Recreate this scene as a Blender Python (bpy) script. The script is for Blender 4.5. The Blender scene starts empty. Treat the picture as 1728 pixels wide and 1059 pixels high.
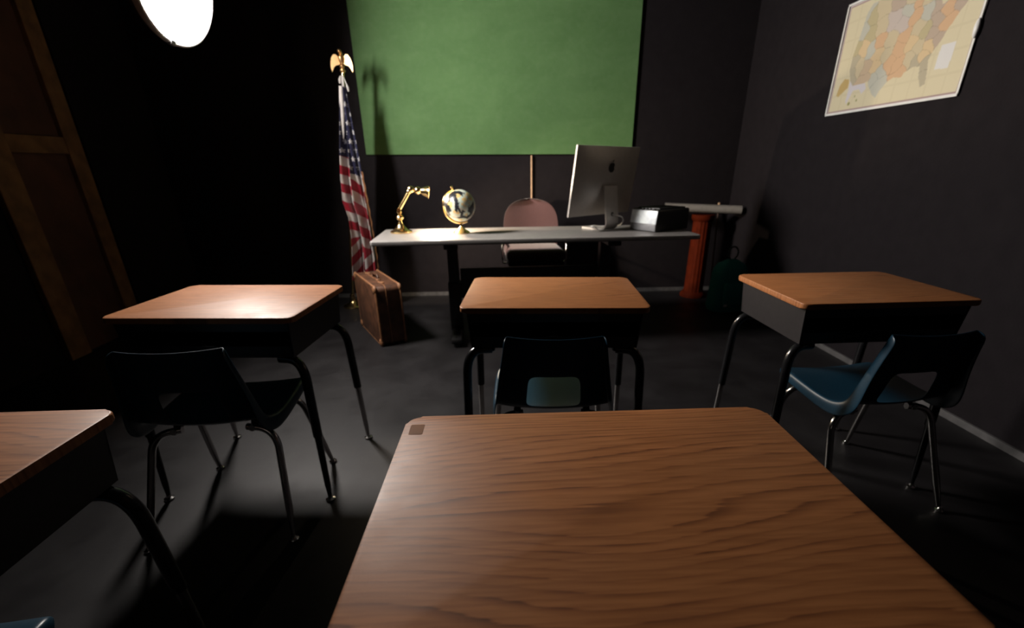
import bpy, bmesh, math, random
from mathutils import Vector, Matrix
R = math.radians
random.seed(7)
S = bpy.context.scene
C = S.collection

# ------------------------------------------------------------------ camera
PITCH, YAW, ROLL, CAM_H = 0.4005, 0.0663, -0.0037, 1.1479
cd = bpy.data.cameras.new('camera')
cam = bpy.data.objects.new('camera', cd); C.objects.link(cam)
fw = Vector((math.sin(YAW)*math.cos(PITCH), math.cos(YAW)*math.cos(PITCH), -math.sin(PITCH)))
rt0 = Vector((math.cos(YAW), -math.sin(YAW), 0)); up0 = rt0.cross(fw)
rt = rt0*math.cos(ROLL) + up0*math.sin(ROLL); up = -rt0*math.sin(ROLL) + up0*math.cos(ROLL)
m = Matrix((rt, up, -fw)).transposed().to_4x4(); m.translation = (0, 0, CAM_H)
cam.matrix_world = m
cd.sensor_width = 36; cd.sensor_fit = 'HORIZONTAL'
cd.lens = 770.463*36/1728
cd.shift_x = -30.33/1728; cd.shift_y = 78.55/1728
cd.clip_start = 0.02
cd.dof.use_dof = True; cd.dof.focus_distance = .85; cd.dof.aperture_fstop = 4.0
S.camera = cam

# ------------------------------------------------------------------ world, exposure
w = bpy.data.worlds.new('world'); S.world = w; w.use_nodes = True
w.node_tree.nodes['Background'].inputs[0].default_value = (0, 0, 0, 1)
w.node_tree.nodes['Background'].inputs[1].default_value = 0.0
S.view_settings.view_transform = 'Standard'; S.view_settings.look = 'None'
S.view_settings.exposure = 0.0; S.view_settings.gamma = 1.0
S.view_settings.use_curve_mapping = False
LAMP_STRENGTH = 205.0       # emission of the big round lamp's face
DESK_LAMP_W = 4.6          # bulb in the brass lamp

# ------------------------------------------------------------------ helpers
def finish(name, bm, mat=None, parent=None, angle=40, loc=None, rot=None):
    bmesh.ops.recalc_face_normals(bm, faces=bm.faces[:])
    me = bpy.data.meshes.new(name); bm.to_mesh(me); bm.free()
    me.polygons.foreach_set('use_smooth', [True]*len(me.polygons))
    me.set_sharp_from_angle(angle=R(angle))
    if mat: me.materials.append(mat)
    o = bpy.data.objects.new(name, me); C.objects.link(o)
    if parent: o.parent = parent
    if loc is not None: o.location = loc
    if rot is not None: o.rotation_euler = rot
    return o
def NB(): return bmesh.new()
def tag(o, label, cat, group=None):
    o['label'] = label; o['category'] = cat
    if group: o['group'] = group
    return o
def thing(name, label, cat, loc=(0, 0, 0), rz=0, group=None):
    o = bpy.data.objects.new(name, None); C.objects.link(o)
    o.location = loc; o.rotation_euler = (0, 0, rz); o.empty_display_size = .1
    return tag(o, label, cat, group)
def struct(o):
    o['kind'] = 'structure'; return o
def box(bm, c, s, bev=0, seg=2, M=None):
    r = bmesh.ops.create_cube(bm, size=1.0)
    vs = r['verts']
    bmesh.ops.scale(bm, vec=s, verts=vs)
    if bev:
        es = list({e for v in vs for e in v.link_edges})
        rr = bmesh.ops.bevel(bm, geom=es, offset=bev, segments=seg, affect='EDGES', profile=.5)
        vs = list({v for v in rr['verts']} | {v for v in vs if v.is_valid})
    mt = Matrix.Translation(c)
    if M is not None: mt = mt @ M
    bmesh.ops.transform(bm, matrix=mt, verts=vs)
    return vs
def tube(bm, pts, r, seg=12, cap=True):
    pts = [Vector(p) for p in pts]
    rs = r if isinstance(r, (list, tuple)) else [r]*len(pts)
    n = len(pts); rings = []
    t = (pts[1]-pts[0]).normalized()
    ref = Vector((0, 0, 1)) if abs(t.z) < .9 else Vector((1, 0, 0))
    a = t.cross(ref).normalized()
    for i in range(n):
        if i == 0: t = (pts[1]-pts[0])
        elif i == n-1: t = (pts[-1]-pts[-2])
        else: t = (pts[i+1]-pts[i]).normalized() + (pts[i]-pts[i-1]).normalized()
        t.normalize()
        a = (a - t*a.dot(t)).normalized(); b = t.cross(a)
        rings.append([bm.verts.new(pts[i]+(a*math.cos(k*2*math.pi/seg)+b*math.sin(k*2*math.pi/seg))*rs[i]) for k in range(seg)])
    for i in range(n-1):
        for k in range(seg):
            bm.faces.new((rings[i][k], rings[i][(k+1) % seg], rings[i+1][(k+1) % seg], rings[i+1][k]))
    if cap:
        bm.faces.new(rings[0][::-1]); bm.faces.new(rings[-1])
def lathe(bm, prof, seg=24, M=None, flute=None):
    rings = []
    for (r, z) in prof:
        if r < 1e-6: v = bm.verts.new((0, 0, z)); rings.append([v])
        else:
            ring = []
            for k in range(seg):
                a = k*2*math.pi/seg; rr = r*(1 if flute is None else flute(a, z))
                ring.append(bm.verts.new((rr*math.cos(a), rr*math.sin(a), z)))
            rings.append(ring)
    for A, B in zip(rings, rings[1:]):
        for k in range(seg):
            if len(A) == 1 and len(B) == 1: continue
            if len(A) == 1: bm.faces.new((A[0], B[k], B[(k+1) % seg]))
            elif len(B) == 1: bm.faces.new((A[k], A[(k+1) % seg], B[0]))
            else: bm.faces.new((A[k], A[(k+1) % seg], B[(k+1) % seg], B[k]))
    for Q in (rings[0], rings[-1]):
        if len(Q) > 2: bm.faces.new(Q)
    if M is not None:
        bmesh.ops.transform(bm, matrix=M, verts=[v for g in rings for v in g])
def ball(bm, c, r, s=(1, 1, 1), M=None, u=20, v=12):
    q = bmesh.ops.create_uvsphere(bm, u_segments=u, v_segments=v, radius=r)
    mt = Matrix.Translation(c)
    if M is not None: mt = mt @ M
    mt = mt @ Matrix.Diagonal((*s, 1))
    bmesh.ops.transform(bm, matrix=mt, verts=q['verts'])
def rrect(w_, d_, r, n=6, cx=0, cy=0):
    pts = []
    for (sx, sy, a0) in ((1, -1, -90), (1, 1, 0), (-1, 1, 90), (-1, -1, 180)):
        for i in range(n+1):
            a = R(a0+90*i/n)
            pts.append((cx+sx*(w_/2-r)+r*math.cos(a), cy+sy*(d_/2-r)+r*math.sin(a)))
    return pts
def prism(bm, pts, z0, z1, bev=0, seg=2, M=None):
    a = [bm.verts.new((x, y, z0)) for x, y in pts]; b = [bm.verts.new((x, y, z1)) for x, y in pts]
    n = len(pts)
    fb = bm.faces.new(a[::-1]); ft = bm.faces.new(b)
    for i in range(n): bm.faces.new((a[i], a[(i+1) % n], b[(i+1) % n], b[i]))
    vs = a+b
    if bev:
        es = list(fb.edges)+list(ft.edges)
        rr = bmesh.ops.bevel(bm, geom=es, offset=bev, segments=seg, affect='EDGES', profile=.5)
        vs = list(set(rr['verts']) | {v for v in vs if v.is_valid})
    if M is not None: bmesh.ops.transform(bm, matrix=M, verts=vs)
def arc(p0, c, p1, n=8):                       # quadratic bend p0 -> p1 with control c
    p0, c, p1 = Vector(p0), Vector(c), Vector(p1)
    return [p0*(1-t)**2 + c*2*t*(1-t) + p1*t*t for t in [i/n for i in range(n+1)]]

# ------------------------------------------------------------------ materials
class NT:
    def __init__(s, name):
        s.m = bpy.data.materials.new(name); s.m.use_nodes = True
        s.t = s.m.node_tree; s.b = s.t.nodes['Principled BSDF']
    def n(s, typ, **kw):
        o = s.t.nodes.new(typ)
        for k, v in kw.items():
            if k.startswith('i_'): o.inputs[int(k[2:])].default_value = v
            else: setattr(o, k, v)
        return o
    def l(s, a, b): s.t.links.new(a, b)
    def math(s, op, a, b=None, c=None):
        o = s.n('ShaderNodeMath', operation=op)
        for i, v in enumerate((a, b, c)):
            if v is None: continue
            if isinstance(v, (int, float)): o.inputs[i].default_value = v
            else: s.l(v, o.inputs[i])
        return o.outputs[0]
    def mix(s, f, a, b):
        o = s.n('ShaderNodeMix', data_type='RGBA')
        for i, v in ((0, f), (6, a), (7, b)):
            if isinstance(v, (int, float)): o.inputs[i].default_value = v
            elif isinstance(v, tuple): o.inputs[i].default_value = v
            else: s.l(v, o.inputs[i])
        return o.outputs[2]
    def ramp(s, f, stops):
        o = s.n('ShaderNodeValToRGB'); e = o.color_ramp.elements
        while len(e) < len(stops): e.new(.5)
        for q, (p, c) in zip(e, stops):
            q.position = p; q.color = c if len(c) == 4 else (*c, 1)
        s.l(f, o.inputs[0]); return o.outputs[0]
    def noise(s, vec, scale, detail=3, rough=.5, dist=0):
        o = s.n('ShaderNodeTexNoise'); o.inputs['Scale'].default_value = scale
        o.inputs['Detail'].default_value = detail; o.inputs['Roughness'].default_value = rough
        o.inputs['Distortion'].default_value = dist
        if vec is not None: s.l(vec, o.inputs['Vector'])
        return o.outputs[0]
    def bump(s, h, strength, dist=.002):
        o = s.n('ShaderNodeBump'); o.inputs['Strength'].default_value = strength
        o.inputs['Distance'].default_value = dist
        s.l(h, o.inputs['Height']); s.l(o.outputs[0], s.b.inputs['Normal'])
    def set(s, col=None, rough=.5, metal=0, spec=None, coat=0, sheen=0):
        if col: s.b.inputs['Base Color'].default_value = (*col, 1)
        s.b.inputs['Roughness'].default_value = rough; s.b.inputs['Metallic'].default_value = metal
        if spec is not None: s.b.inputs['Specular IOR Level'].default_value = spec
        if coat: s.b.inputs['Coat Weight'].default_value = coat; s.b.inputs['Coat Roughness'].default_value = .15
        if sheen: s.b.inputs['Sheen Weight'].default_value = sheen
        return s
    def obj(s): return s.n('ShaderNodeTexCoord').outputs['Object']
def plain(name, col, rough=.5, metal=0, spec=None, nscale=40, var=.15, bump=.0, coat=0, sheen=0):
    k = NT(name).set(col, rough, metal, spec, coat, sheen)
    f = k.noise(k.obj(), nscale, 4)
    lo = tuple(c*(1-var) for c in col); hi = tuple(min(1, c*(1+var)) for c in col)
    k.l(k.ramp(f, [(.3, lo), (.7, hi)]), k.b.inputs['Base Color'])
    if bump: k.bump(f, bump)
    return k.m
def wood_laminate():
    k = NT('walnut_laminate').set(rough=.5, spec=.3)
    oi = k.n('ShaderNodeObjectInfo').outputs['Random']
    sep = k.n('ShaderNodeSeparateXYZ'); k.l(k.obj(), sep.inputs[0])
    off = k.math('MULTIPLY', oi, 37.0)
    cb = k.n('ShaderNodeCombineXYZ')
    k.l(k.math('ADD', sep.outputs[0], off), cb.inputs[0]); k.l(sep.outputs[1], cb.inputs[1]); k.l(off, cb.inputs[2])
    st = k.n('ShaderNodeMapping'); st.inputs['Scale'].default_value = (1.1, 5.0, 1); k.l(cb.outputs[0], st.inputs[0])
    broad = k.noise(st.outputs[0], 1.0, 1.5, .45)
    # contours of a tilted, gently wavy height field: long grain lines with cathedral eyes
    h = k.math('ADD', k.math('MULTIPLY', sep.outputs[1], 66.0), k.math('MULTIPLY', broad, 19.0))
    s2 = k.n('ShaderNodeMapping'); s2.inputs['Scale'].default_value = (9, 160, 1); k.l(cb.outputs[0], s2.inputs[0])
    fine = k.noise(s2.outputs[0], 1.0, 3, .6)
    h = k.math('ADD', h, k.math('MULTIPLY', fine, .55))
    fr = k.math('FRACT', h)
    ring = k.ramp(fr, [(0, (.15,)*3), (.55, (.1,)*3), (.86, (.75,)*3), (.93, (.9,)*3), (1, (.15,)*3)])
    s3 = k.n('ShaderNodeMapping'); s3.inputs['Scale'].default_value = (3, 34, 1); k.l(cb.outputs[0], s3.inputs[0])
    mid = k.noise(s3.outputs[0], 1.0, 2, .5)
    amt = k.math('MULTIPLY', ring, k.ramp(mid, [(.3, (.25,)*3), (.65, (1,)*3)]))
    dark = k.math('MULTIPLY_ADD', k.ramp(fine, [(.38, (1,)*3), (.62, (0,)*3)]), .36, k.math('MULTIPLY', amt, .74))
    col = k.ramp(dark, [(0, (.44, .180, .066)), (.5, (.31, .118, .042)), (1, (.12, .042, .017))])
    tint = k.mix(k.ramp(mid, [(.35, (0,)*3), (.7, (1,)*3)]), (.94, .92, .9, 1), (1.06, 1.03, 1.0, 1))
    mm = k.n('ShaderNodeMix', data_type='RGBA', blend_type='MULTIPLY'); mm.inputs[0].default_value = 1
    k.l(col, mm.inputs[6]); k.l(tint, mm.inputs[7]); k.l(mm.outputs[2], k.b.inputs['Base Color'])
    sm = k.noise(k.obj(), 9, 4, .6)
    k.l(k.ramp(sm, [(.3, (.44,)*3), (.7, (.56,)*3)]), k.b.inputs['Roughness'])
    return k.m
def plaster_black(name, lo, hi, scale=14):
    k = NT(name).set(rough=.85, spec=.12)
    f = k.noise(k.obj(), scale, 6, .6)
    k.l(k.ramp(f, [(.3, lo), (.7, hi)]), k.b.inputs['Base Color'])
    k.bump(k.noise(k.obj(), 90, 3), .25, .003)
    return k.m
def floor_mat():
    k = NT('black_painted_floor').set(rough=.5, spec=.28)
    f = k.noise(k.obj(), 5, 7, .62)
    sp = k.ramp(k.noise(k.obj(), 55, 2, .5), [(.70, (0,)*3), (.78, (1,)*3)])
    base = k.ramp(f, [(.3, (.0090, .0081, .0088)), (.7, (.0150, .0138, .0148))])
    k.l(k.mix(k.math('MULTIPLY', sp, .25), base, (.05, .047, .045, 1)), k.b.inputs['Base Color'])
    k.l(k.ramp(f, [(.3, (.42,)*3), (.7, (.6,)*3)]), k.b.inputs['Roughness'])
    k.bump(k.noise(k.obj(), 30, 4), .12, .003)
    return k.m
def chalk_mat():
    k = NT('green_chalk_surface').set(rough=.72, spec=.25)
    st = k.n('ShaderNodeMapping'); st.inputs['Scale'].default_value = (1.2, 1, 2.2); k.l(k.obj(), st.inputs[0])
    sm = k.noise(st.outputs[0], 2.2, 5, .62, .6)
    fine = k.noise(k.obj(), 26, 5, .6)
    base = k.ramp(sm, [(.3, (.082, .175, .060)), (.7, (.108, .215, .080))])
    k.l(k.mix(k.math('MULTIPLY', k.ramp(fine, [(.45, (0,)*3), (.75, (1,)*3)]), .16), base, (.17, .27, .14, 1)), k.b.inputs['Base Color'])
    return k.m
M_ = dict(
    wood=wood_laminate(), floor=floor_mat(), chalk=chalk_mat(),
    wall=plaster_black('black_wall_paint', (.0108, .0088, .0102), (.0146, .0120, .0137)),
    ceil=plaster_black('black_ceiling_paint', (.02, .02, .02), (.03, .03, .03)),
    strip=plain('grey_skirting', (.085, .082, .082), .6, var=.3, nscale=18),
    box=plain('black_enamel', (.022, .0195, .0205), .42, var=.15, nscale=60, bump=.05),
    blacktube=plain('black_gloss_tube', (.008, .008, .009), .22, spec=.6),
    chrome=plain('chrome', (.60, .58, .56), .17, 1, var=.05),
    brass=plain('polished_brass', (.90, .64, .30), .2, 1, var=.08, nscale=25),
    gold=plain('gilded_metal', (.80, .50, .24), .34, 1, var=.12, nscale=30),
    alu=plain('brushed_aluminium', (.48, .445, .415), .42, .35, var=.04),
    shell=plain('navy_moulded_plastic', (.0045, .029, .052), .36, spec=.5, nscale=160, var=.12, bump=.06),
    black=plain('matt_black_plastic', (.010, .010, .010), .45),
    blacksteel=plain('black_powder_coat', (.014, .013, .014), .4),
    grey=plain('grey_plastic', (.20, .20, .21), .4),
    white=plain('white_plastic', (.75, .75, .73), .35, var=.05),
    silver=plain('pale_silver_panel', (.80, .86, .92), .35, 0, var=.18, nscale=30),
    desktop=plain('pale_grey_laminate', (.25, .235, .225), .4, var=.07, nscale=22),
    fabric=plain('mauve_brown_upholstery', (.074, .030, .029), .85, var=.18, nscale=220, bump=.3, sheen=.3),
    leather=plain('worn_brown_leather', (.085, .034, .016), .55, var=.5, nscale=20, bump=.35),
    tan=plain('tan_leather_trim', (.24, .105, .045), .55, var=.25, nscale=40, bump=.15),
    redwood=plain('red_lacquered_wood', (.080, .010, .0025), .7, spec=.05, var=.3, nscale=12),
    pine=plain('pale_wooden_dowel', (.50, .32, .19), .55, var=.15),
    darkstick=plain('dark_wooden_dowel', (.10, .05, .03), .5, var=.15),
    teal=plain('teal_canvas', (.014, .19, .18), .8, var=.25, nscale=150, bump=.3),
    tealdark=plain('dark_grey_webbing', (.05, .06, .06), .8, var=.2, nscale=150),
    paper=plain('off_white_paper', (.46, .43, .39), .8, var=.08, nscale=30),
    stud=plain('bare_timber', (.24, .115, .048), .75, var=.35, nscale=9, bump=.2),
    ply=plain('dark_red_brown_board', (.105, .038, .022), .7, var=.3, nscale=6),
    rubber=plain('black_rubber', (.012, .012, .012), .7),
    whitecloth=plain('white_cloth', (.55, .52, .50), .8, var=.06),
    tape=plain('old_tape_mark', (.27, .112, .046), .35, var=.12),
)

# ------------------------------------------------------------------ room
XL, XR, YB, YF, ZC = -2.8, 2.185, 4.407, -2.2, 2.85
def slab(name, lo, hi, mat):
    bm = NB(); c = [(a+b)/2 for a, b in zip(lo, hi)]
    box(bm, (0, 0, 0), [b-a for a, b in zip(lo, hi)])
    return struct(finish(name, bm, mat, loc=c))
T = .12
slab('floor', (XL-T, YF-T, -.1), (XR+T, YB+T, 0), M_['floor'])
slab('ceiling', (XL-T, YF-T, ZC), (XR+T, YB+T, ZC+.1), M_['ceil'])
slab('wall_back', (XL-T, YB, 0), (XR+T, YB+T, ZC), M_['wall'])
slab('wall_left', (XL-T, YF, 0), (XL, YB, ZC), M_['wall'])
slab('wall_right', (XR, YF, 0), (XR+T, YB, ZC), M_['wall'])
slab('wall_front', (XL-T, YF-T, 0), (XR+T, YF, ZC), M_['wall'])
slab('baseboard_back', (XL+.001, YB-.012, 0.0), (XR-.013, YB, .034), M_['strip'])
slab('baseboard_right', (XR-.012, YF+.001, 0.0), (XR, YB-.001, .034), M_['strip'])
# bare timber framing on the left wall
d1 = bpy.data.objects.new('door_1', None); C.objects.link(d1); struct(d1); d1.location = (XL, 3.25, 0)
def framed(name, y0, y1, z0, z1, x0, x1, mat):
    bm = NB(); box(bm, (0, 0, 0), (x1-x0, y1-y0, z1-z0), .003, 1)
    return finish(name, bm, mat, d1, loc=((x0+x1)/2, (y0+y1)/2, (z0+z1)/2))
framed('panel', -.19, .20, .012, 2.42, .001, .012, M_['ply'])
framed('stile', -.345, -.19, .006, 2.42, .001, .04, M_['stud'])
framed('stile', .20, .32, .006, 2.42, .001, .04, M_['stud'])
framed('rail', -.19, .20, 1.235, 1.335, .012, .036, M_['stud'])
framed('rail', -.19, .20, 2.30, 2.42, .012, .036, M_['stud'])
slab('trim_1', (XL, 3.575, 0), (XL+.05, 3.86, ZC-.002), M_['wall'])

# ------------------------------------------------------------------ chalkboard
bm = NB(); box(bm, (0, 0, 0), (2.315, .022, 1.22), .002, 1)
tag(finish('chalkboard', bm, M_['chalk'], loc=(.046, YB-.0125, 1.251+.61)),
    'large frameless green chalkboard mounted on the black wall behind the long desk', 'chalkboard')

# ------------------------------------------------------------------ big round lamp
def round_lamp():
    P = Vector((-1.517, 2.834, 1.962)); az, el, rad = -.13, .236, .255
    n = Vector((math.cos(az)*math.cos(el), math.sin(az)*math.cos(el), -math.sin(el)))
    t = thing('round_lamp', 'large bright white round lamp hanging above the left desk', 'lamp', (P.x, P.y, P.z))
    Q = n.to_track_quat('Z', 'Y').to_matrix().to_4x4()
    e = NT('lamp_face_light'); em = e.n('ShaderNodeEmission')
    em.inputs[0].default_value = (1, .93, .87, 1); em.inputs[1].default_value = LAMP_STRENGTH
    e.l(em.outputs[0], e.t.nodes['Material Output'].inputs[0])
    bm = NB(); lathe(bm, [(0, -.010), (.12, -.011), (.236, -.014), (.236, -.02), (0, -.02)], 48, Q)
    finish('lamp_face', bm, e.m, t)
    bm = NB(); lathe(bm, [(.238, -.022), (.241, .004), (.250, .008), (.257, .004), (.259, -.02), (.252, -.035), (.238, -.032)], 48, Q)
    for f in [f for f in bm.faces if len(f.verts) == 48]: bm.faces.remove(f)
    rim = finish('rim', bm, M_['white'], t)
    for a in (20, 140, 260):
        bm = NB(); box(bm, (.252*math.cos(R(a)), .252*math.sin(R(a)), .002), (.026, .03, .022), .003, 1, Matrix.Rotation(R(a), 4, 'Z'))
        bmesh.ops.transform(bm, matrix=Q, verts=bm.verts[:])
        finish('clip', bm, M_['grey'], rim)
    bm = NB(); lathe(bm, [(.252, -.034), (.235, -.07), (.19, -.115), (.12, -.15), (.06, -.165), (.055, -.22), (0, -.225)], 40, Q)
    finish('housing', bm, M_['blacksteel'], t)
    bm = NB(); back = Q @ Vector((0, 0, -.19))
    tube(bm, [back, back+Vector((0, 0, .1)), (back.x, back.y, ZC-P.z-.03)], .012, 12)
    finish('stem', bm, M_['blacksteel'], t)
    bm = NB(); lathe(bm, [(0, -.03), (.05, -.03), (.055, -.0005), (0, -.0005)], 24, Matrix.Translation((back.x, back.y, ZC-P.z)))
    finish('ceiling_plate', bm, M_['blacksteel'], t)
round_lamp()

# ------------------------------------------------------------------ school desks
def school_desk(loc, rz, h, label, patch=False):
    t = thing('school_desk', label, 'desk', (loc[0], loc[1], 0), rz, 'wood topped school desks')
    bm = NB(); prism(bm, rrect(.61, .44, .024, 7), h-.019, h, .0045, 3)
    finish('desk_top', bm, M_['wood'], t, 50)
    zb = h-.145; zt = h-.0195
    W, D0 = .57, .40
    bm = NB()
    def wallq(p, q, th):        # a thin wall box between two plan points, tapering slightly towards the bottom
        p, q = Vector((*p, 0)), Vector((*q, 0)); d = (q-p).normalized(); nn = Vector((-d.y, d.x, 0))*th
        k = .965
        vb = [Vector((x.x*k, x.y*k, zb)) for x in (p, q, q+nn, p+nn)]; vt = [Vector((x.x, x.y, zt)) for x in (p, q, q+nn, p+nn)]
        V = [bm.verts.new(x) for x in vb+vt]
        for f in ((3, 2, 1, 0), (4, 5, 6, 7), (0, 1, 5, 4), (1, 2, 6, 5), (2, 3, 7, 6), (3, 0, 4, 7)): bm.faces.new([V[i] for i in f])
    wallq((W/2, -D0/2), (W/2, D0/2), .004); wallq((W/2, D0/2), (-W/2, D0/2), .004); wallq((-W/2, D0/2), (-W/2, -D0/2), .004)
    box(bm, (0, 0, zb+.002), (W*.965, D0*.965, .004))
    finish('book_box', bm, M_['box'], t)
    bm = NB(); box(bm, (0, -D0/2*.965+.004, zb+.02), (W*.965-.01, .006, .04), .002, 1)
    finish('front_lip', bm, M_['box'], t)
    bm = NB(); box(bm, (0, -D0/2+.008, h-.038), (W-.012, .01, .034), .002, 1)
    finish('front_rail', bm, M_['box'], t)
    for sx in (-1, 1):
        bm = NB(); box(bm, (sx*.215, 0, zb-.012), (.03, .34, .022), .004, 1)
        finish('runner', bm, M_['blacktube'], t)
        for sy in (-1, 1):
            kz = zb-.014
            a, b, c = Vector((sx*.21, sy*.165, kz)), Vector((sx*.295, sy*.18, kz+.002)), Vector((sx*.296, sy*.188, kz-.09))
            foot = Vector((sx*.305, sy*.213, 0))
            e = c.lerp(foot, (c.z-.27)/c.z)
            bm = NB(); tube(bm, [a]+arc(a.lerp(b, .35), b, c, 8)+[e], .0155, 14)
            leg = finish('leg', bm, M_['blacktube'], t)
            bm = NB(); f2 = c.lerp(foot, (c.z-.018)/c.z); g = c.lerp(foot, (c.z-.30)/c.z)
            tube(bm, [g, e.lerp(f2, .02), e.lerp(f2, .8), f2], [.012, .012, .0105, .007], 12)
            finish('leg_insert', bm, M_['chrome'] if sy > 0 else M_['blacktube'], leg)
            bm = NB(); lathe(bm, [(.007, .02), (.009, .012), (.017, .008), (.017, .0005), (0, .0005)], 16, Matrix.Translation((foot.x, foot.y, 0)))
            finish('glide', bm, M_['chrome'], leg)
    if patch:
        bm = NB(); prism(bm, rrect(.022, .030, .002, 2, -.284, .178), h+.00005, h+.0003)
        finish('tape_mark', bm, M_['tape'], t)
        for (y, ln) in ((.165, .030), (.10, .05), (.02, .022), (-.06, .03)):
            bm = NB(); box(bm, (-.3048, y, h-.0035), (.0010, ln, .0016)); finish('edge_chip', bm, M_['pine'], t)
    return t
school_desk((.189, 1.603), -.0761, .738, 'wood topped black school desk in the middle of the front row')
school_desk((-.945, 1.660), -.0768, .7145, 'wood topped black school desk at left, under the bright round lamp')
school_desk((1.260, 1.549), .0047, .748, 'wood topped black school desk at right, nearest the wall with the map')
school_desk((.141, .462), -.015, .760, 'wood topped school desk in the foreground, nearest and largest in view', True)
school_desk((-1.047, .609), -.01, .722, 'wood topped school desk cut off by the left edge of the photo')

# ------------------------------------------------------------------ school chairs
def chair_shell_mesh():
    prof = [(.205, .385), (.200, .398), (.165, .402), (.09, .396), (.0, .389), (-.07, .388), (-.115, .395), (-.142, .418),
            (-.152, .452), (-.160, .492), (-.168, .535), (-.177, .585), (-.186, .632), (-.193, .666), (-.195, .673)]
    width = [.180, .195, .200, .203, .203, .200, .196, .190, .184, .178, .171, .163, .155, .151, .147]
    nu = [-1, -.94, -.80, -.62, -.47, -.24, 0, .24, .47, .62, .80, .94, 1]
    bm = NB(); rows = []
    npf = len(prof)
    for i, (y, z) in enumerate(prof):
        a = prof[max(0, i-1)]; b = prof[min(npf-1, i+1)]
        ty, tz = b[0]-a[0], b[1]-a[1]; L = math.hypot(ty, tz)
        n = Vector((0, -tz/L, ty/L))              # points below the seat / behind the back
        if n.z > 0 and i < 6: n = -n
        if n.y > 0 and i >= 7: n = -n
        if i == 6 and n.z > 0: n = -n
        row = []
        for u in nu:
            cup = (.012 if i < 6 else .020)*u*u
            p = Vector((u*width[i], y, z)) - n*cup
            row.append(p)
        fl = (.034+.022*math.exp(-((i-7)/2.2)**2)) if 0 < i < npf-1 else .014
        e0 = row[0]+n*fl + Vector((-.004, 0, 0)); e1 = row[-1]+n*fl + Vector((.004, 0, 0))
        rows.append([e0]+row+[e1])
    V = [[bm.verts.new(p) for p in r] for r in rows]
    nc = len(V[0])
    for i in range(npf-1):
        for j in range(nc-1):
            if 7 <= i <= 9 and 5 <= j <= 8: continue      # the opening at the foot of the back
            bm.faces.new((V[i][j], V[i][j+1], V[i+1][j+1], V[i+1][j]))
    me = bpy.data.meshes.new('shell'); bmesh.ops.recalc_face_normals(bm, faces=bm.faces[:]); bm.to_mesh(me); bm.free()
    me.polygons.foreach_set('use_smooth', [True]*len(me.polygons)); me.materials.append(M_['shell'])
    return me
def school_chair(loc, rz, label, proto=[]):
    t = thing('school_chair', label, 'chair', (loc[0], loc[1], 0), rz, 'blue plastic school chairs')
    if proto:
        for ch in proto[0].children:
            c = ch.copy(); C.objects.link(c); c.parent = t
            for g in ch.children:
                k = g.copy(); C.objects.link(k); k.parent = c
        return t
    sh = bpy.data.objects.new('shell', chair_shell_mesh()); C.objects.link(sh); sh.parent = t
    so = sh.modifiers.new('thick', 'SOLIDIFY'); so.thickness = .006; so.offset = 0
    ss = sh.modifiers.new('smooth', 'SUBSURF'); ss.levels = 2; ss.render_levels = 2
    for sx in (-1, 1):
        bm = NB(); tube(bm, [(sx*.12, -.10, .366), (sx*.12, .13, .366)], .011, 12); finish('seat_rail', bm, M_['chrome'], t)
        for sy in (-1, 1):
            y0 = -.085 if sy < 0 else .115
            a = Vector((sx*.10, y0, .366)); b = Vector((sx*.188, y0+sy*.012, .362)); c = Vector((sx*.196, y0+sy*.028, .30))
            foot = Vector((sx*.226, sy*.222, 0)); f2 = c.lerp(foot, (c.z-.016)/c.z)
            bm = NB(); tube(bm, [a]+arc(a.lerp(b, .3), b, c, 8)+[c.lerp(f2, .7), f2], [.0115]*10+[.0115, .0075], 12)
            leg = finish('leg', bm, M_['chrome'], t)
            bm = NB(); lathe(bm, [(.006, .02), (.009, .013), (.015, .008), (.015, .0005), (0, .0005)], 16, Matrix.Translation((foot.x, foot.y, 0)))
            finish('glide', bm, M_['chrome'], leg)
    bm = NB(); box(bm, (0, .02, .366), (.26, .02, .014), .003, 1); finish('crossbar', bm, M_['chrome'], t)
    for sx in (-1, 1):
        bm = NB(); lathe(bm, [(.012, .36), (.013, .372), (.010, .385)], 12, Matrix.Translation((sx*.12, -.07, 0))); finish('bumper', bm, M_['rubber'], t)
    proto.append(t)
    return t
school_chair((.172, 1.465), -.055, 'blue moulded plastic school chair tucked at the middle desk of the front row')
school_chair((-.945, 1.440), .035, 'blue moulded plastic school chair tucked at the desk under the round lamp')
school_chair((1.318, 1.412), .06, 'blue moulded plastic school chair at the right desk, by the map wall')
school_chair((-1.015, .43), 0.0, 'blue plastic school chair almost wholly hidden at the bottom left corner')

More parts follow.
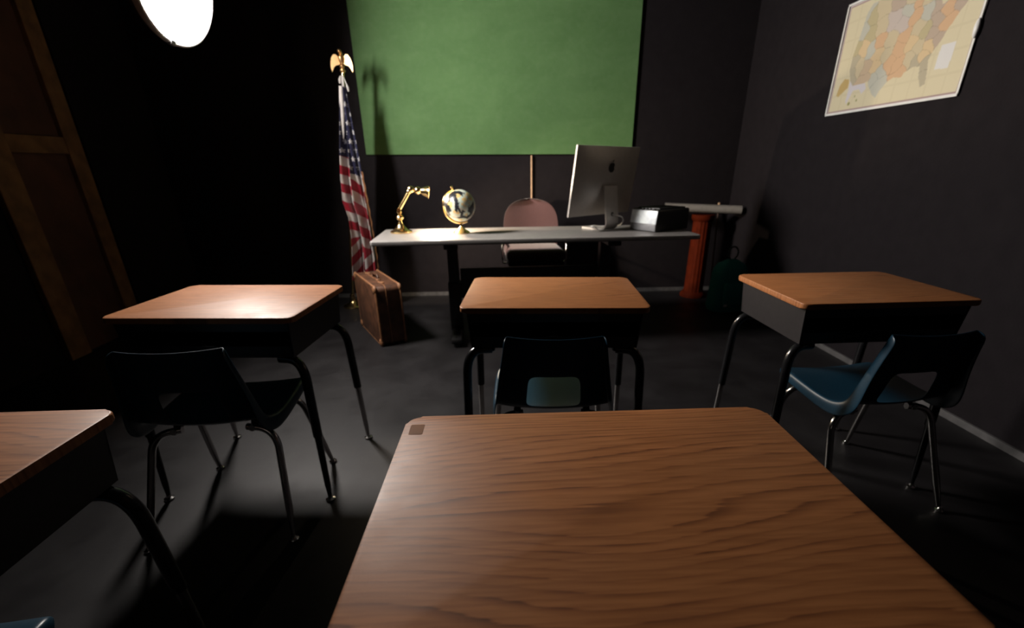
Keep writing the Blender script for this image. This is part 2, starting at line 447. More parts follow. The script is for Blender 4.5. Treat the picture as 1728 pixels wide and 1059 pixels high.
# ------------------------------------------------------------------ long grey desk
DZ = .73
def long_desk():
    rz = .055; cx, cy = .262, 3.285
    t = thing('long_desk', 'long pale grey adjustable desk on black legs in front of the chalkboard', 'desk', (cx, cy, 0), rz)
    bm = NB(); prism(bm, rrect(2.145, .615, .02, 4), DZ-.03, DZ, .006, 3); finish('desk_top', bm, M_['desktop'], t)
    for x in (-.585, .50):
        bm = NB(); box(bm, (x, 0, .40), (.075, .075, .60), .008, 2); box(bm, (x, 0, .22), (.09, .09, .36), .008, 2)
        leg = finish('leg', bm, M_['blacksteel'], t)
        bm = NB(); box(bm, (x, 0, .045), (.075, .58, .035), .01, 2); finish('foot_bar', bm, M_['blacksteel'], leg)
        bm = NB(); box(bm, (x, 0, DZ-.05), (.09, .5, .038), .004, 1); finish('top_bracket', bm, M_['blacksteel'], leg)
        for y in (-.26, .26):
            bm = NB(); lathe(bm, [(0, .0005), (.024, .0005), (.026, .01), (.018, .028), (0, .028)], 20, Matrix.Translation((x, y, 0)))
            finish('levelling_foot', bm, M_['blacktube'], leg)
    bm = NB(); box(bm, (-.0425, 0, DZ-.055), (1.0, .05, .04), .004, 1); finish('crossbar', bm, M_['blacksteel'], t)
    bm = NB(); box(bm, (-.0425, .10, .36), (1.0, .018, .22), .003, 1); finish('modesty_panel', bm, M_['blacksteel'], t)
long_desk()

# ------------------------------------------------------------------ brass lamp
def brass_lamp():
    t = thing('desk_lamp', 'small polished brass lamp on the left end of the long desk', 'lamp', (-.672, 3.33, DZ+.0005), .1)
    bm = NB(); lathe(bm, [(0, 0), (.074, 0), (.076, .008), (.070, .014), (.052, .022), (.034, .036), (.022, .055), (.015, .075), (.013, .083)], 32)
    finish('base', bm, M_['brass'], t)
    bm = NB(); lathe(bm, [(.013, .083), (.022, .09), (.027, .102), (.022, .114), (.012, .120), (.012, .128), (.018, .134), (.018, .142), (.009, .150)], 24)
    finish('stem', bm, M_['brass'], t)
    bm = NB(); tube(bm, [(0, -.024, .152), (0, .024, .152)], .013, 16); finish('joint', bm, M_['brass'], t)
    bm = NB(); tube(bm, [(0, 0, .152), (.036, 0, .205), (.075, 0, .262)], .0125, 16); finish('arm', bm, M_['brass'], t)
    bm = NB(); ball(bm, (.078, 0, .268), .017); finish('joint', bm, M_['brass'], t)
    # turned head of two bulbs and a flared bell that opens to the right
    ax = Vector((1, 0, -.16)).normalized(); Q = ax.to_track_quat('Z', 'Y').to_matrix().to_4x4(); Q.translation = (.070, 0, .285)
    bm = NB(); lathe(bm, [(0, 0), (.014, .002), (.022, .012), (.024, .024), (.020, .036), (.013, .042), (.013, .046), (.021, .052), (.026, .064), (.024, .076), (.018, .084),
                          (.020, .090), (.027, .102), (.034, .122), (.040, .140), (.042, .142), (.040, .142), (.033, .124), (.026, .104), (.018, .094), (0, .092)], 28, Q)
    sh = finish('shade', bm, M_['brass'], t)
    e = NT('warm_bulb'); em = e.n('ShaderNodeEmission'); em.inputs[0].default_value = (1, .78, .5, 1); em.inputs[1].default_value = 12
    e.l(em.outputs[0], e.t.nodes['Material Output'].inputs[0])
    bm = NB(); lathe(bm, [(0, .094), (.009, .096), (.014, .106), (.014, .116), (.008, .125), (0, .127)], 16, Q); finish('bulb', bm, e.m, sh)
    ld = bpy.data.lights.new('bulb_light', 'SPOT'); ld.energy = DESK_LAMP_W*12; ld.color = (1, .80, .58)
    ld.spot_size = R(172); ld.spot_blend = .45; ld.shadow_soft_size = .018
    lo = bpy.data.objects.new('bulb_light', ld); C.objects.link(lo); lo.parent = sh
    lo.location = Q @ Vector((0, 0, .150)); lo.rotation_euler = Vector((.62, 0, -.78)).to_track_quat('-Z', 'Y').to_euler()
brass_lamp()

# ------------------------------------------------------------------ globe
def globe():
    t = thing('globe', 'small dark desk globe on a brass stand beside the brass lamp', 'globe', (-.252, 3.265, DZ+.0005), .2)
    bm = NB(); lathe(bm, [(0, 0), (.056, 0), (.058, .006), (.05, .014), (.03, .026), (.014, .042), (.008, .052), (.008, .066)], 28)
    finish('base', bm, M_['brass'], t)
    k = NT('globe_print').set(rough=.3, spec=.5)
    f = k.noise(k.obj(), 9, 6, .55, .3)
    land = k.ramp(f, [(.47, (0,)*3), (.49, (1,)*3)])
    hue = k.ramp(k.noise(k.obj(), 22, 2), [(.35, (.62, .60, .50)), (.5, (.50, .62, .55)), (.62, (.75, .48, .16)), (.75, (.30, .42, .20))])
    k.l(k.mix(land, (.012, .014, .020, 1), hue), k.b.inputs['Base Color'])
    ctr = Vector((.0, 0, .180)); tilt = Matrix.Rotation(R(-22), 4, 'Y')
    bm = NB(); ball(bm, (0, 0, 0), .103, u=40, v=24); finish('ball', bm, k.m, t, loc=ctr, rot=(0, R(-22), 0))
    bm = NB(); pts = [ctr + (tilt @ Vector((-.114*math.cos(R(a)), 0, .114*math.sin(R(a))))) for a in range(-90, 91, 9)]
    tube(bm, pts, .0045, 8); finish('meridian_arm', bm, M_['brass'], t)
    bm = NB(); top = ctr + tilt @ Vector((0, 0, .104)); q = tilt.copy(); q.translation = top
    lathe(bm, [(.004, -.004), (.004, .014), (.009, .02), (.009, .028), (0, .034)], 14, q); finish('finial', bm, M_['brass'], t)
globe()

# ------------------------------------------------------------------ computer
def computer():
    rz = R(38.5)
    t = thing('desktop_computer', 'silver all-in-one computer seen from behind on the long desk', 'computer', (.760, 3.400, DZ+.0005), rz); t.scale = (1.035,)*3
    tl = R(8.5)
    M = Matrix.Translation((0, .035, .098)) @ Matrix.Rotation(tl, 4, 'X')   # top leans towards -y (back)
    def P(x, y, z): return M @ Vector((x, y, z))
    # shallow bulging back shell: 5 mm edge, 40 mm in the middle
    W, H = .65, .435
    bm = NB(); N = 16; back = []; front = []
    for i in range(N+1):
        rb, rf = [], []
        for j in range(N+1):
            u, v = -1+2*i/N, -1+2*j/N
            b = .006+.036*max(0, (1-abs(u)**2.4))*max(0, (1-abs(v)**2.4))
            rb.append(bm.verts.new(P(u*W/2, -b, H/2+v*H/2))); rf.append(bm.verts.new(P(u*W/2, .006, H/2+v*H/2)))
        back.append(rb); front.append(rf)
    for i in range(N):
        for j in range(N):
            bm.faces.new((back[i][j], back[i+1][j], back[i+1][j+1], back[i][j+1])); bm.faces.new((front[i][j], front[i][j+1], front[i+1][j+1], front[i+1][j]))
    for i in range(N):
        for (A, B, j) in ((back, front, 0), (back, front, N)): bm.faces.new((A[i][j], A[i+1][j], B[i+1][j], B[i][j]))
        for k in (0, N): bm.faces.new((back[k][i], back[k][i+1], front[k][i+1], front[k][i]))
    disp = finish('display', bm, M_['alu'], t, 30)
    bm = NB(); prism(bm, rrect(.62, .32, .003, 2, 0, .255), 0, .0006)
    bmesh.ops.transform(bm, matrix=M @ Matrix.Translation((0, .0062, 0)) @ Matrix.Rotation(R(90), 4, 'X') @ Matrix.Diagonal((1, 1, -1, 1)), verts=bm.verts[:])
    finish('screen', bm, M_['black'], disp)
    # fruit emblem with a bite and a leaf, flat on the back shell
    pts = []
    for k in range(72):
        a = R(k*5); x, y = math.sin(a), math.cos(a)
        r = 1.0 + .05*math.cos(2*a) - .17*math.exp(-(a/.26)**2) - .17*math.exp(-((a-2*math.pi)/.26)**2) - .10*math.exp(-((a-math.pi)/.24)**2)
        px, py = x*r*(1.0 if y > -.2 else 1-.13*(-.2-y)), y*r
        d = Vector((px-1.16, py-.12))
        if d.length < .45: d = d.normalized()*.45; px, py = 1.16+d.x, .12+d.y
        pts.append((px, py))
    # seen from behind, image right is local +x
    bm = NB(); sc_ = .031
    yb = -.006-.036*(1-abs(.30)**2.4)-.0002
    def em(poly):
        vs = [bm.verts.new(P(x*sc_, yb, .31+y*sc_)) for x, y in poly]; v2 = [bm.verts.new(P(x*sc_, yb-.0009, .31+y*sc_)) for x, y in poly]
        n = len(vs); bm.faces.new(vs); bm.faces.new(v2[::-1])
        for i in range(n): bm.faces.new((vs[i], vs[(i+1) % n], v2[(i+1) % n], v2[i]))
    em(pts)
    leaf = [(.02+.30*s+.16*math.sin(math.pi*s), 1.02+.52*s-.04*math.sin(math.pi*s)) for s in [i/8 for i in range(9)]]
    leaf += [(.32-.30*s-.16*math.sin(math.pi*s), 1.54-.52*s+.04*math.sin(math.pi*s)) for s in [i/8 for i in range(1, 8)]]
    em(leaf)
    lg = finish('emblem', bm, M_['black'], disp); lg['label'] = 'black fruit emblem with a bite on the computer back'
    # bent plate stand
    path = [(.135, .0056), (-.03, .0056)] + [(-.03-.05*math.sin(R(a)), .054-.05*math.cos(R(a))) for a in range(10, 81, 14)] + [(-.076, .075), (-.060, .19), (-.046, .285)]
    bm = NB(); top, bot = [], []
    for i, (y, z) in enumerate(path):
        a = path[max(0, i-1)]; b = path[min(len(path)-1, i+1)]
        d = Vector((b[0]-a[0], b[1]-a[1])).normalized(); n = Vector((-d.y, d.x))*.0055
        for q, sgn in ((top, 1), (bot, -1)):
            q.append([bm.verts.new((sx*.066, y+n.x*sgn, max(z+n.y*sgn, 0))) for sx in (-1, 1)])
    for i in range(len(path)-1):
        bm.faces.new((top[i][0], top[i][1], top[i+1][1], top[i+1][0])); bm.faces.new((bot[i][1], bot[i][0], bot[i+1][0], bot[i+1][1]))
        for k in (0, 1): bm.faces.new((top[i][k], bot[i][k], bot[i+1][k], top[i+1][k]))
    for i in (0, -1): bm.faces.new((top[i][0], top[i][1], bot[i][1], bot[i][0]))
    st = finish('stand', bm, M_['alu'], t, 30)
    bm = NB(); box(bm, (0, -.028, .262), (.10, .05, .035), .006, 2); finish('hinge', bm, M_['grey'], st)
    bm = NB(); tube(bm, [(0, -.079, .105), (0, -.066, .105)], .014, 18); finish('cable_hole', bm, M_['black'], st)
    bm = NB(); pts = [(0, -.066, .105), (.01, -.10, .10), (.06, -.115, .085), (.095, -.10, .05), (.098, -.06, .02), (.08, .02, .012), (-.02, .06, .012), (-.10, .02, .02), (-.125, -.01, .03), (-.12, -.04, .02), (-.10, -.06, .006), (-.02, -.10, .005)]
    cu = [Vector(p) for p in pts]; sm = []
    for i in range(len(cu)-1):
        p0, p1, p2, p3 = cu[max(0, i-1)], cu[i], cu[i+1], cu[min(len(cu)-1, i+2)]
        for s in range(5):
            u = s/5; sm.append(.5*((2*p1)+(p2-p0)*u+(2*p0-5*p1+4*p2-p3)*u*u+(3*p1-3*p2+p3-p0)*u**3))
    sm.append(cu[-1]); tube(bm, sm, .0042, 8)
    finish('power_cord', bm, M_['white'], t)
computer()

# ------------------------------------------------------------------ printer
def printer():
    rz = R(33)
    L, D, H = .35, .24, .146
    near = Vector((1.085, 3.165, 0)); ux = Vector((math.cos(rz), math.sin(rz), 0)); uy = Vector((-math.sin(rz), math.cos(rz), 0))
    c = near + ux*L/2 + uy*D/2
    t = thing('printer', 'small black printer with a pale silver end panel beside the computer', 'printer', (c.x, c.y, DZ+.0005), rz)
    bm = NB(); box(bm, (0, 0, H/2), (L, D, H), .012, 3); finish('body', bm, M_['black'], t)
    bm = NB(); box(bm, (-L/2-.001, 0, .096), (.010, D-.012, .090), .003, 2, Matrix.Rotation(R(9), 4, 'Y')); finish('end_panel', bm, M_['silver'], t)
    bm = NB(); box(bm, (-L/2-.004, 0, .028), (.014, D-.016, .046), .003, 2); finish('paper_tray', bm, M_['grey'], t)
    bm = NB(); box(bm, (.01, 0, H+.004), (L-.06, D-.05, .010), .004, 2); finish('lid', bm, M_['black'], t)
    for y in (-.06, -.03, 0, .03):
        bm = NB(); box(bm, (-L/2+.018, y, H+.003), (.012, .018, .008), .002, 1); finish('button', bm, M_['grey'], t)
printer()

# ------------------------------------------------------------------ upholstered chair
def office_chair():
    t = thing('office_chair', 'mauve brown upholstered swivel chair behind the long desk', 'chair', (.285, 3.86, 0), R(183))
    # local: seat faces +y (towards the camera)
    bm = NB(); box(bm, (0, 0.02, .50), (.47, .46, .09), .04, 4); finish('seat', bm, M_['fabric'], t, 60)
    bm = NB(); N, K = 20, 14; A, B = [], []
    for i in range(N+1):
        ra, rb = [], []
        for j in range(K+1):
            u = -1+2*i/N; v = j/K
            v = 1-(1-v)**1.9*.999-.001
            z = .50+.405*v; hw = .232*max(.001, 1-max(0, (v-.30)/.70)**3.4)**.42*(.93+.07*min(1, v*3))
            y = -.20-.05*v+.10*u*u*(1-.3*v)
            zz = z
            th = .03*(1-.75*abs(u)**4)*(1-.7*max(0, (v-.7)/.3)**2)
            ra.append(bm.verts.new((u*hw, y+th, zz))); rb.append(bm.verts.new((u*hw, y-th, zz)))
        A.append(ra); B.append(rb)
    for i in range(N):
        for j in range(K):
            bm.faces.new((A[i][j], A[i+1][j], A[i+1][j+1], A[i][j+1])); bm.faces.new((B[i][j], B[i][j+1], B[i+1][j+1], B[i+1][j]))
        for j in (0, K): bm.faces.new((A[i][j], A[i+1][j], B[i+1][j], B[i][j]))
    for j in range(K):
        for i in (0, N): bm.faces.new((A[i][j], A[i][j+1], B[i][j+1], B[i][j]))
    finish('backrest', bm, M_['fabric'], t, 70)
    bm = NB(); box(bm, (0, .01, .438), (.45, .44, .035), .012, 2); finish('seat_pan', bm, M_['black'], t)
    for sx in (-1, 1):
        bm = NB(); tube(bm, [(sx*.20, .10, .43), (sx*.258, .10, .43), (sx*.262, .10, .46), (sx*.262, .10, .57), (sx*.262, .06, .59), (sx*.262, -.15, .59), (sx*.24, -.2, .56)], .008, 10)
        finish('arm_frame', bm, M_['chrome'], t)
    bm = NB(); lathe(bm, [(.02, .09), (.03, .10), (.03, .24), (.018, .25), (.018, .40), (.07, .41), (.07, .42)], 20); finish('column', bm, M_['black'], t)
    for k in range(5):
        a = R(90+72*k); d = Vector((math.cos(a), math.sin(a), 0))
        bm = NB(); tube(bm, [d*.02+Vector((0, 0, .11)), d*.15+Vector((0, 0, .10)), d*.27+Vector((0, 0, .075))], [.022, .018, .013], 10)
        leg = finish('base_arm', bm, M_['black'], t)
        bm = NB(); side = Vector((-d.y, d.x, 0))
        for s in (-1, 1): tube(bm, [d*.265+side*s*.007+Vector((0, 0, .0285)), d*.265+side*s*.024+Vector((0, 0, .0285))], .028, 16)
        finish('caster', bm, M_['black'], leg)
office_chair()

# ------------------------------------------------------------------ poles
bm = NB(); tube(bm, [(0, 0, 0.0005), (0, 0, 1.243)], .0085, 12)
tag(finish('wooden_pole', bm, M_['pine'], loc=(.312, YB-.022, 0)), 'thin pale wooden pole standing upright below the green chalkboard', 'pole')
bm = NB(); tube(bm, [(0, 0, .0005), (.010, .10, .80)], .008, 10)
po = tag(finish('wooden_stick', bm, M_['darkstick'], loc=(2.062, 4.28, 0)), 'thin dark wooden stick with pale tip leaning in the corner behind the bag', 'stick')
bm = NB(); lathe(bm, [(.010, 0), (.012, .012), (.011, .034), (0, .040)], 12, Matrix.Translation((.010, .10, .80))); finish('tip', bm, M_['pine'], po)

# ------------------------------------------------------------------ pedestal, roll of paper, bag
PX, PY = 1.852, 4.19
t = thing('pedestal', 'red fluted wooden pedestal under the paper roll in the right corner', 'pedestal', (PX, PY, 0))
bm = NB(); lathe(bm, [(0, .0005), (.118, .0005), (.12, .02), (.11, .035), (.10, .05), (0, .05)], 40); finish('base', bm, M_['redwood'], t)
bm = NB(); lathe(bm, [(.094, .05), (.088, .08), (.085, .40), (.082, .695)], 96, flute=lambda a, z: 1-.055*(.5+.5*math.cos(a*16))); finish('column', bm, M_['redwood'], t)
bm = NB(); lathe(bm, [(0, .695), (.086, .695), (.095, .708), (.10, .72), (.10, .750), (0, .750)], 40); finish('cap', bm, M_['redwood'], t)
def roll():
    a, b = Vector((-.345, .085, .016)), Vector((.290, -.075, -.002))
    d = (b-a).normalized(); s = Vector((-d.y, d.x, 0)); up_ = Vector((0, 0, 1))
    bm = NB(); rings = []
    r0 = .038
    for p in (a, b):
        ring = []
        for k in range(61):
            th = k*2*math.pi/20; r = r0-.0035*th/(2*math.pi)*1.4
            ring.append(bm.verts.new(p+(s*math.cos(th)+up_*math.sin(th))*r))
        rings.append(ring)
    for k in range(60): bm.faces.new((rings[0][k], rings[0][k+1], rings[1][k+1], rings[1][k]))
    bmesh.ops.solidify(bm, geom=bm.faces[:], thickness=.0012)
    o = finish('paper_roll', bm, M_['paper'], loc=(PX-.0, PY-.03, .750+.046))
    tag(o, 'rolled off-white paper chart lying on top of the red pedestal', 'paper roll')
roll()
def bag():
    t = thing('bag', 'dark teal canvas bag with a top loop on the floor by the right wall', 'bag', (1.945, 3.72, 0), .12)
    bm = NB(); rows = []
    for i in range(13):
        v = i/12; z = .003+.43*v
        sx = .155*(1-.10*v)*(1 if v < .75 else math.sqrt(max(.04, 1-((v-.75)/.25)**2*.9)))
        sy = .105*(1-.25*v)*(1 if v < .75 else math.sqrt(max(.04, 1-((v-.75)/.25)**2*.9)))
        if i == 0: sx *= .93; sy *= .93
        row = []
        for k in range(32):
            a = 2*math.pi*k/32; ca, sa = math.cos(a), math.sin(a)
            e = .55
            row.append(bm.verts.new((sx*math.copysign(abs(ca)**e, ca), sy*math.copysign(abs(sa)**e, sa)+.0, z+.004*math.sin(a*5+v*7)*(0 < i < 12))))
        rows.append(row)
    for A, B in zip(rows, rows[1:]):
        for k in range(32): bm.faces.new((A[k], A[(k+1) % 32], B[(k+1) % 32], B[k]))
    bm.faces.new(rows[0][::-1]); bm.faces.new(rows[-1])
    body = finish('body', bm, M_['teal'], t, 70)
    bm = NB(); box(bm, (0, -.105, .16), (.20, .05, .20), .02, 3); p = finish('front_pocket', bm, M_['teal'], t, 60)
    bm = NB(); box(bm, (-.085, -.132, .075), (.03, .003, .02)); finish('tag', bm, M_['white'], p)
    bm = NB(); pts = [(-.02+.0*a, .0, .425) for a in (0,)] + [(.045*math.sin(R(a))+.0, 0, .485-.052*math.cos(R(a))) for a in range(30, 331, 20)]
    tube(bm, [(.0225, 0, .425)]+pts[1:]+[(-.0225, 0, .425)], .007, 8); finish('handle', bm, M_['tealdark'], t)
    for s in (-1, 1):
        bm = NB(); tube(bm, [(s*.08, .07, .40), (s*.085, .112, .30), (s*.09, .118, .15), (s*.09, .100, .05)], .009, 8); finish('strap', bm, M_['tealdark'], t)
bag()

# ------------------------------------------------------------------ suitcase
def suitcase():
    t = thing('suitcase', 'old brown leather suitcase with tan edges standing on the floor by the flag', 'suitcase', (-.887, 3.318, 0), math.atan2(.515, -.278))
    L, D, H = .575, .178, .415
    # stiff rounded case, slightly uneven
    bm = NB(); prism(bm, rrect(L, H, .035, 6), -D/2, D/2, .012, 3, Matrix.Translation((0, 0, H/2+.004)) @ Matrix.Rotation(R(90), 4, 'X'))
    body = finish('body', bm, M_['leather'], t, 60)
    for s in (-1, 1):
        bm = NB(); pts = rrect(L-.004, H-.004, .035, 6); pts.append(pts[0])
        tube(bm, [(x, s*(D/2-.006), y+H/2+.004) for x, y in pts], .0075, 8, cap=False); finish('edge_piping', bm, M_['tan'], t)
        for (x, z) in ((-1, -1), (1, -1), (1, 1), (-1, 1)):
            bm = NB(); ball(bm, (x*(L/2-.022), s*(D/2-.006), H/2+.004+z*(H/2-.022)), .03, (1, .5, 1)); finish('corner_guard', bm, M_['tan'], t)
    bm = NB(); pts = rrect(L+.003, H+.003, .036, 6); pts.append(pts[0])
    tube(bm, [(x, .015, y+H/2+.004) for x, y in pts], .003, 6, cap=False); finish('lid_seam', bm, M_['tan'], t)
    bm = NB(); tube(bm, [(-.065, 0, H+.004)]+arc((-.06, 0, H+.018), (-.055, 0, H+.032), (-.03, 0, H+.032), 4)+arc((.03, 0, H+.032), (.055, 0, H+.032), (.06, 0, H+.018), 4)+[(.065, 0, H+.004)], .009, 10)
    h = finish('handle', bm, M_['leather'], t)
    for s in (-1, 1):
        bm = NB(); box(bm, (s*.068, 0, H+.007), (.022, .03, .008), .002, 1); finish('handle_mount', bm, M_['tan'], h)
        bm = NB(); box(bm, (s*.18, .012, H+.007), (.045, .035, .008), .002, 1); finish('latch', bm, M_['tan'], t)
suitcase()

# ------------------------------------------------------------------ flag
def flag():
    BX, BY = -1.313, 4.07
    t = thing('flag', 'striped national flag draped on a brass pole with an eagle on top', 'flag', (BX, BY, 0))
    top = Vector((-1.105-BX, 4.0-BY, 1.80)); bot = Vector((0, 0, .045))
    def pole(z): return bot.lerp(top, (z-bot.z)/(top.z-bot.z))
    bm = NB(); lathe(bm, [(0, .0005), (.085, .0005), (.088, .012), (.075, .022), (.045, .034), (.026, .055), (.020, .085), (.024, .10), (.018, .115), (0, .115)], 32); finish('base', bm, M_['brass'], t)
    bm = NB(); tube(bm, [bot, pole(.9), top], .0115, 14); finish('pole', bm, M_['brass'], t)
    # eagle
    E0 = top.copy()
    bm = NB(); lathe(bm, [(.012, -.01), (.020, 0), (.020, .008), (.010, .014), (.016, .024), (.018, .034), (.010, .046)], 18, Matrix.Translation(E0))
    tube(bm, [E0+Vector((0, 0, .04)), E0+Vector((0, -.004, .06)), E0+Vector((0, -.006, .085)), E0+Vector((.002, -.002, .107)), E0+Vector((.002, -.012, .119))], [.008, .018, .021, .012, .011], 14)
    eg = finish('eagle', bm, M_['gold'], t)
    bm = NB(); ball(bm, E0+Vector((-.002, -.014, .124)), .0125, (1, 1.15, .9)); tube(bm, [E0+Vector((-.004, -.02, .125)), E0+Vector((-.008, -.036, .117))], [.006, .0015], 8)
    finish('eagle_head', bm, M_['gold'], eg)
    for s in (-1, 1):
        pl = [(.010, .072), (.020, .092), (.036, .106), (.052, .104), (.066, .086), (.075, .056), (.078, .026), (.074, -.006), (.064, .014), (.054, .028), (.043, .036), (.028, .040), (.014, .046)]
        bm = NB(); A = [bm.verts.new(E0+Vector((s*x, .006+.25*x*x*10*.1-.2*x, z))) for x, z in pl]; B = [bm.verts.new(v.co+Vector((0, .009, 0))) for v in A]
        n = len(A); bm.faces.new(A); bm.faces.new(B[::-1])
        for i in range(n): bm.faces.new((A[i], A[(i+1) % n], B[(i+1) % n], B[i]))
        finish('wing', bm, M_['gold'], eg)
    bm = NB(); tl = [E0+Vector((-.008, 0, .05)), E0+Vector((0, .01, .02)), E0+Vector((0, .012, -.012))]
    tube(bm, tl, [.010, .012, .003], 8); finish('tail', bm, M_['gold'], eg)
    # cord bow and tassels near the top
    for (dx, dz) in ((-.024, -.055), (.024, -.105)):
        p = pole(1.80) + Vector((0, -.014, 0))
        bm = NB(); tube(bm, [p+Vector((0, 0, -.03)), p+Vector((dx*.8, -.004, dz+.02)), p+Vector((dx, -.004, dz)), p+Vector((dx*1.1, -.004, dz-.025))], [.003, .004, .010, .007], 8)
        finish('tassel', bm, M_['whitecloth'], t)
    bm = NB(); tube(bm, [pole(1.80-.03)+Vector((.0, -.013, 0)), pole(1.69)+Vector((.004, -.013, 0))], .009, 8); finish('cord', bm, M_['whitecloth'], t)
    # white heading sleeve down the hoist
    bm = NB(); zs = [1.70, 1.62, 1.5, 1.40, 1.33]
    tube(bm, [pole(z)+Vector((-.004, -.052, 0)) for z in zs], [.013, .016, .016, .012, .004], 12); finish('heading', bm, M_['whitecloth'], t)
    # draped cloth: pleated sheet; uv carries (canton test, stripe coordinate), second uv the star lattice
    k = NT('flag_print').set(rough=.75, sheen=.2, spec=.2)
    u1 = k.n('ShaderNodeUVMap', uv_map='print'); s1 = k.n('ShaderNodeSeparateXYZ'); k.l(u1.outputs[0], s1.inputs[0])
    u2 = k.n('ShaderNodeUVMap', uv_map='stars'); s2 = k.n('ShaderNodeSeparateXYZ'); k.l(u2.outputs[0], s2.inputs[0])
    odd = k.math('GREATER_THAN', k.math('FRACT', k.math('MULTIPLY', s1.outputs[1], .5)), .5)
    stripes = k.mix(odd, (.42, .385, .365, 1), (.24, .004, .016, 1))
    row = k.math('FLOOR', s2.outputs[1])
    sx_ = k.math('ADD', s2.outputs[0], k.math('MULTIPLY', row, .5))
    dx = k.math('SUBTRACT', k.math('FRACT', sx_), .5); dy = k.math('SUBTRACT', k.math('FRACT', s2.outputs[1]), .5)
    ang = k.math('ARCTAN2', dx, dy); rr = k.math('POWER', k.math('ADD', k.math('MULTIPLY', dx, dx), k.math('MULTIPLY', dy, dy)), .5)
    lim = k.math('MULTIPLY_ADD', k.math('COSINE', k.math('MULTIPLY', ang, 5.0)), .09, .23)
    star = k.math('LESS_THAN', rr, lim)
    canton = k.mix(star, (.010, .010, .038, 1), (.40, .39, .40, 1))
    k.l(k.mix(k.math('GREATER_THAN', s1.outputs[0], 0), stripes, canton), k.b.inputs['Base Color'])
    NU, NV = 56, 90; zt, zb = 1.70, .27
    def lerp_tab(tab, z):
        for (z0, a), (z1, b) in zip(tab, tab[1:]):
            if z <= z0 and z >= z1: return a+(b-a)*(z0-z)/(z0-z1)
        return tab[-1][1]
    left = [(1.75, -1.118), (1.5, -1.160), (1.25, -1.195), (1.07, -1.218), (.90, -1.224), (.78, -1.192), (.6, -1.190), (.25, -1.232)]
    right = [(1.75, -1.095), (1.5, -1.078), (1.25, -1.062), (1.07, -1.050), (.8, -1.035), (.6, -1.028), (.45, -1.025), (.25, -1.035)]
    bm = NB(); lay = bm.loops.layers.uv.new('print'); la2 = bm.loops.layers.uv.new('stars')
    V = []
    for j in range(NV+1):
        z = zt+(zb-zt)*j/NV; xl, xr = lerp_tab(left, z), lerp_tab(right, z)
        amp = .012+.042*min(1, (zt-z)/.7); row_ = []
        for i in range(NU+1):
            u = i/NU
            ph = u*2*math.pi*2.0+.5*math.sin(z*3)
            x = xl+(xr-xl)*(u-.035*math.sin(2*ph)*min(1, (zt-z)/.4))
            y = 3.985-amp*math.cos(ph-.4)-.018*math.sin(u*2*math.pi*5+z*4)*min(1, (zt-z)/.6)-.02
            row_.append(bm.verts.new((x-BX, y-BY, z)))
        V.append(row_)
    def fields(u, z, x):
        fold = 0 if u < .47 else 1
        zc = 1.238 if fold == 0 else 1.09
        if fold == 0: s = (1.238-z-.55*(x+1.20))/.0685
        else: s = (1.115-z-1.15*(x+1.10))/.082+.0
        if z < .66 and fold == 0: s = (1.238-z+1.1*(x+1.20))/.0685
        if z < .55 and fold == 1: s = (1.115-z+.9*(x+1.10))/.082
        c = z-zc+(.35*(x+1.2) if fold == 0 else .55*(x+1.10))
        return c, s
    for j in range(NV):
        for i in range(NU):
            f = bm.faces.new((V[j][i], V[j][i+1], V[j+1][i+1], V[j+1][i]))
            uc = (i+.5)/NU; zc = zt+(zb-zt)*(j+.5)/NV
            for lp in f.loops:
                x, z = lp.vert.co.x+BX, lp.vert.co.z
                fold = 0 if uc < .47 else 1
                def ff(x, z):
                    if fold == 0:
                        s = (1.238-z-.55*(x+1.20))/.0685 if zc > .62 else (1.238-z+1.1*(x+1.20))/.0685
                        c = z-1.238+.35*(x+1.2)
                    else:
                        s = (1.115-z-1.15*(x+1.10))/.082 if zc > .50 else (1.115-z+.9*(x+1.10))/.082
                        c = z-1.09+.55*(x+1.10)
                    return c, s+40
                lp[lay].uv = ff(x, z); lp[la2].uv = ((x+2)/.047, z/.062)
    cl = finish('flag_cloth', bm, k.m, t, 80)
    so = cl.modifiers.new('thick', 'SOLIDIFY'); so.thickness = .002
    # gold fringe along the fly edge
    bm = NB(); pts = [(v[NU].co.x+.006, v[NU].co.y, v[NU].co.z) for v in []]
    zs = [1.12-.02*i for i in range(43)]
    tube(bm, [(lerp_tab(right, z)-BX+.007+.003*math.sin(z*70), 3.955-BY-.03, z) for z in zs], .007, 6); finish('fringe', bm, M_['tan'], t)
flag()

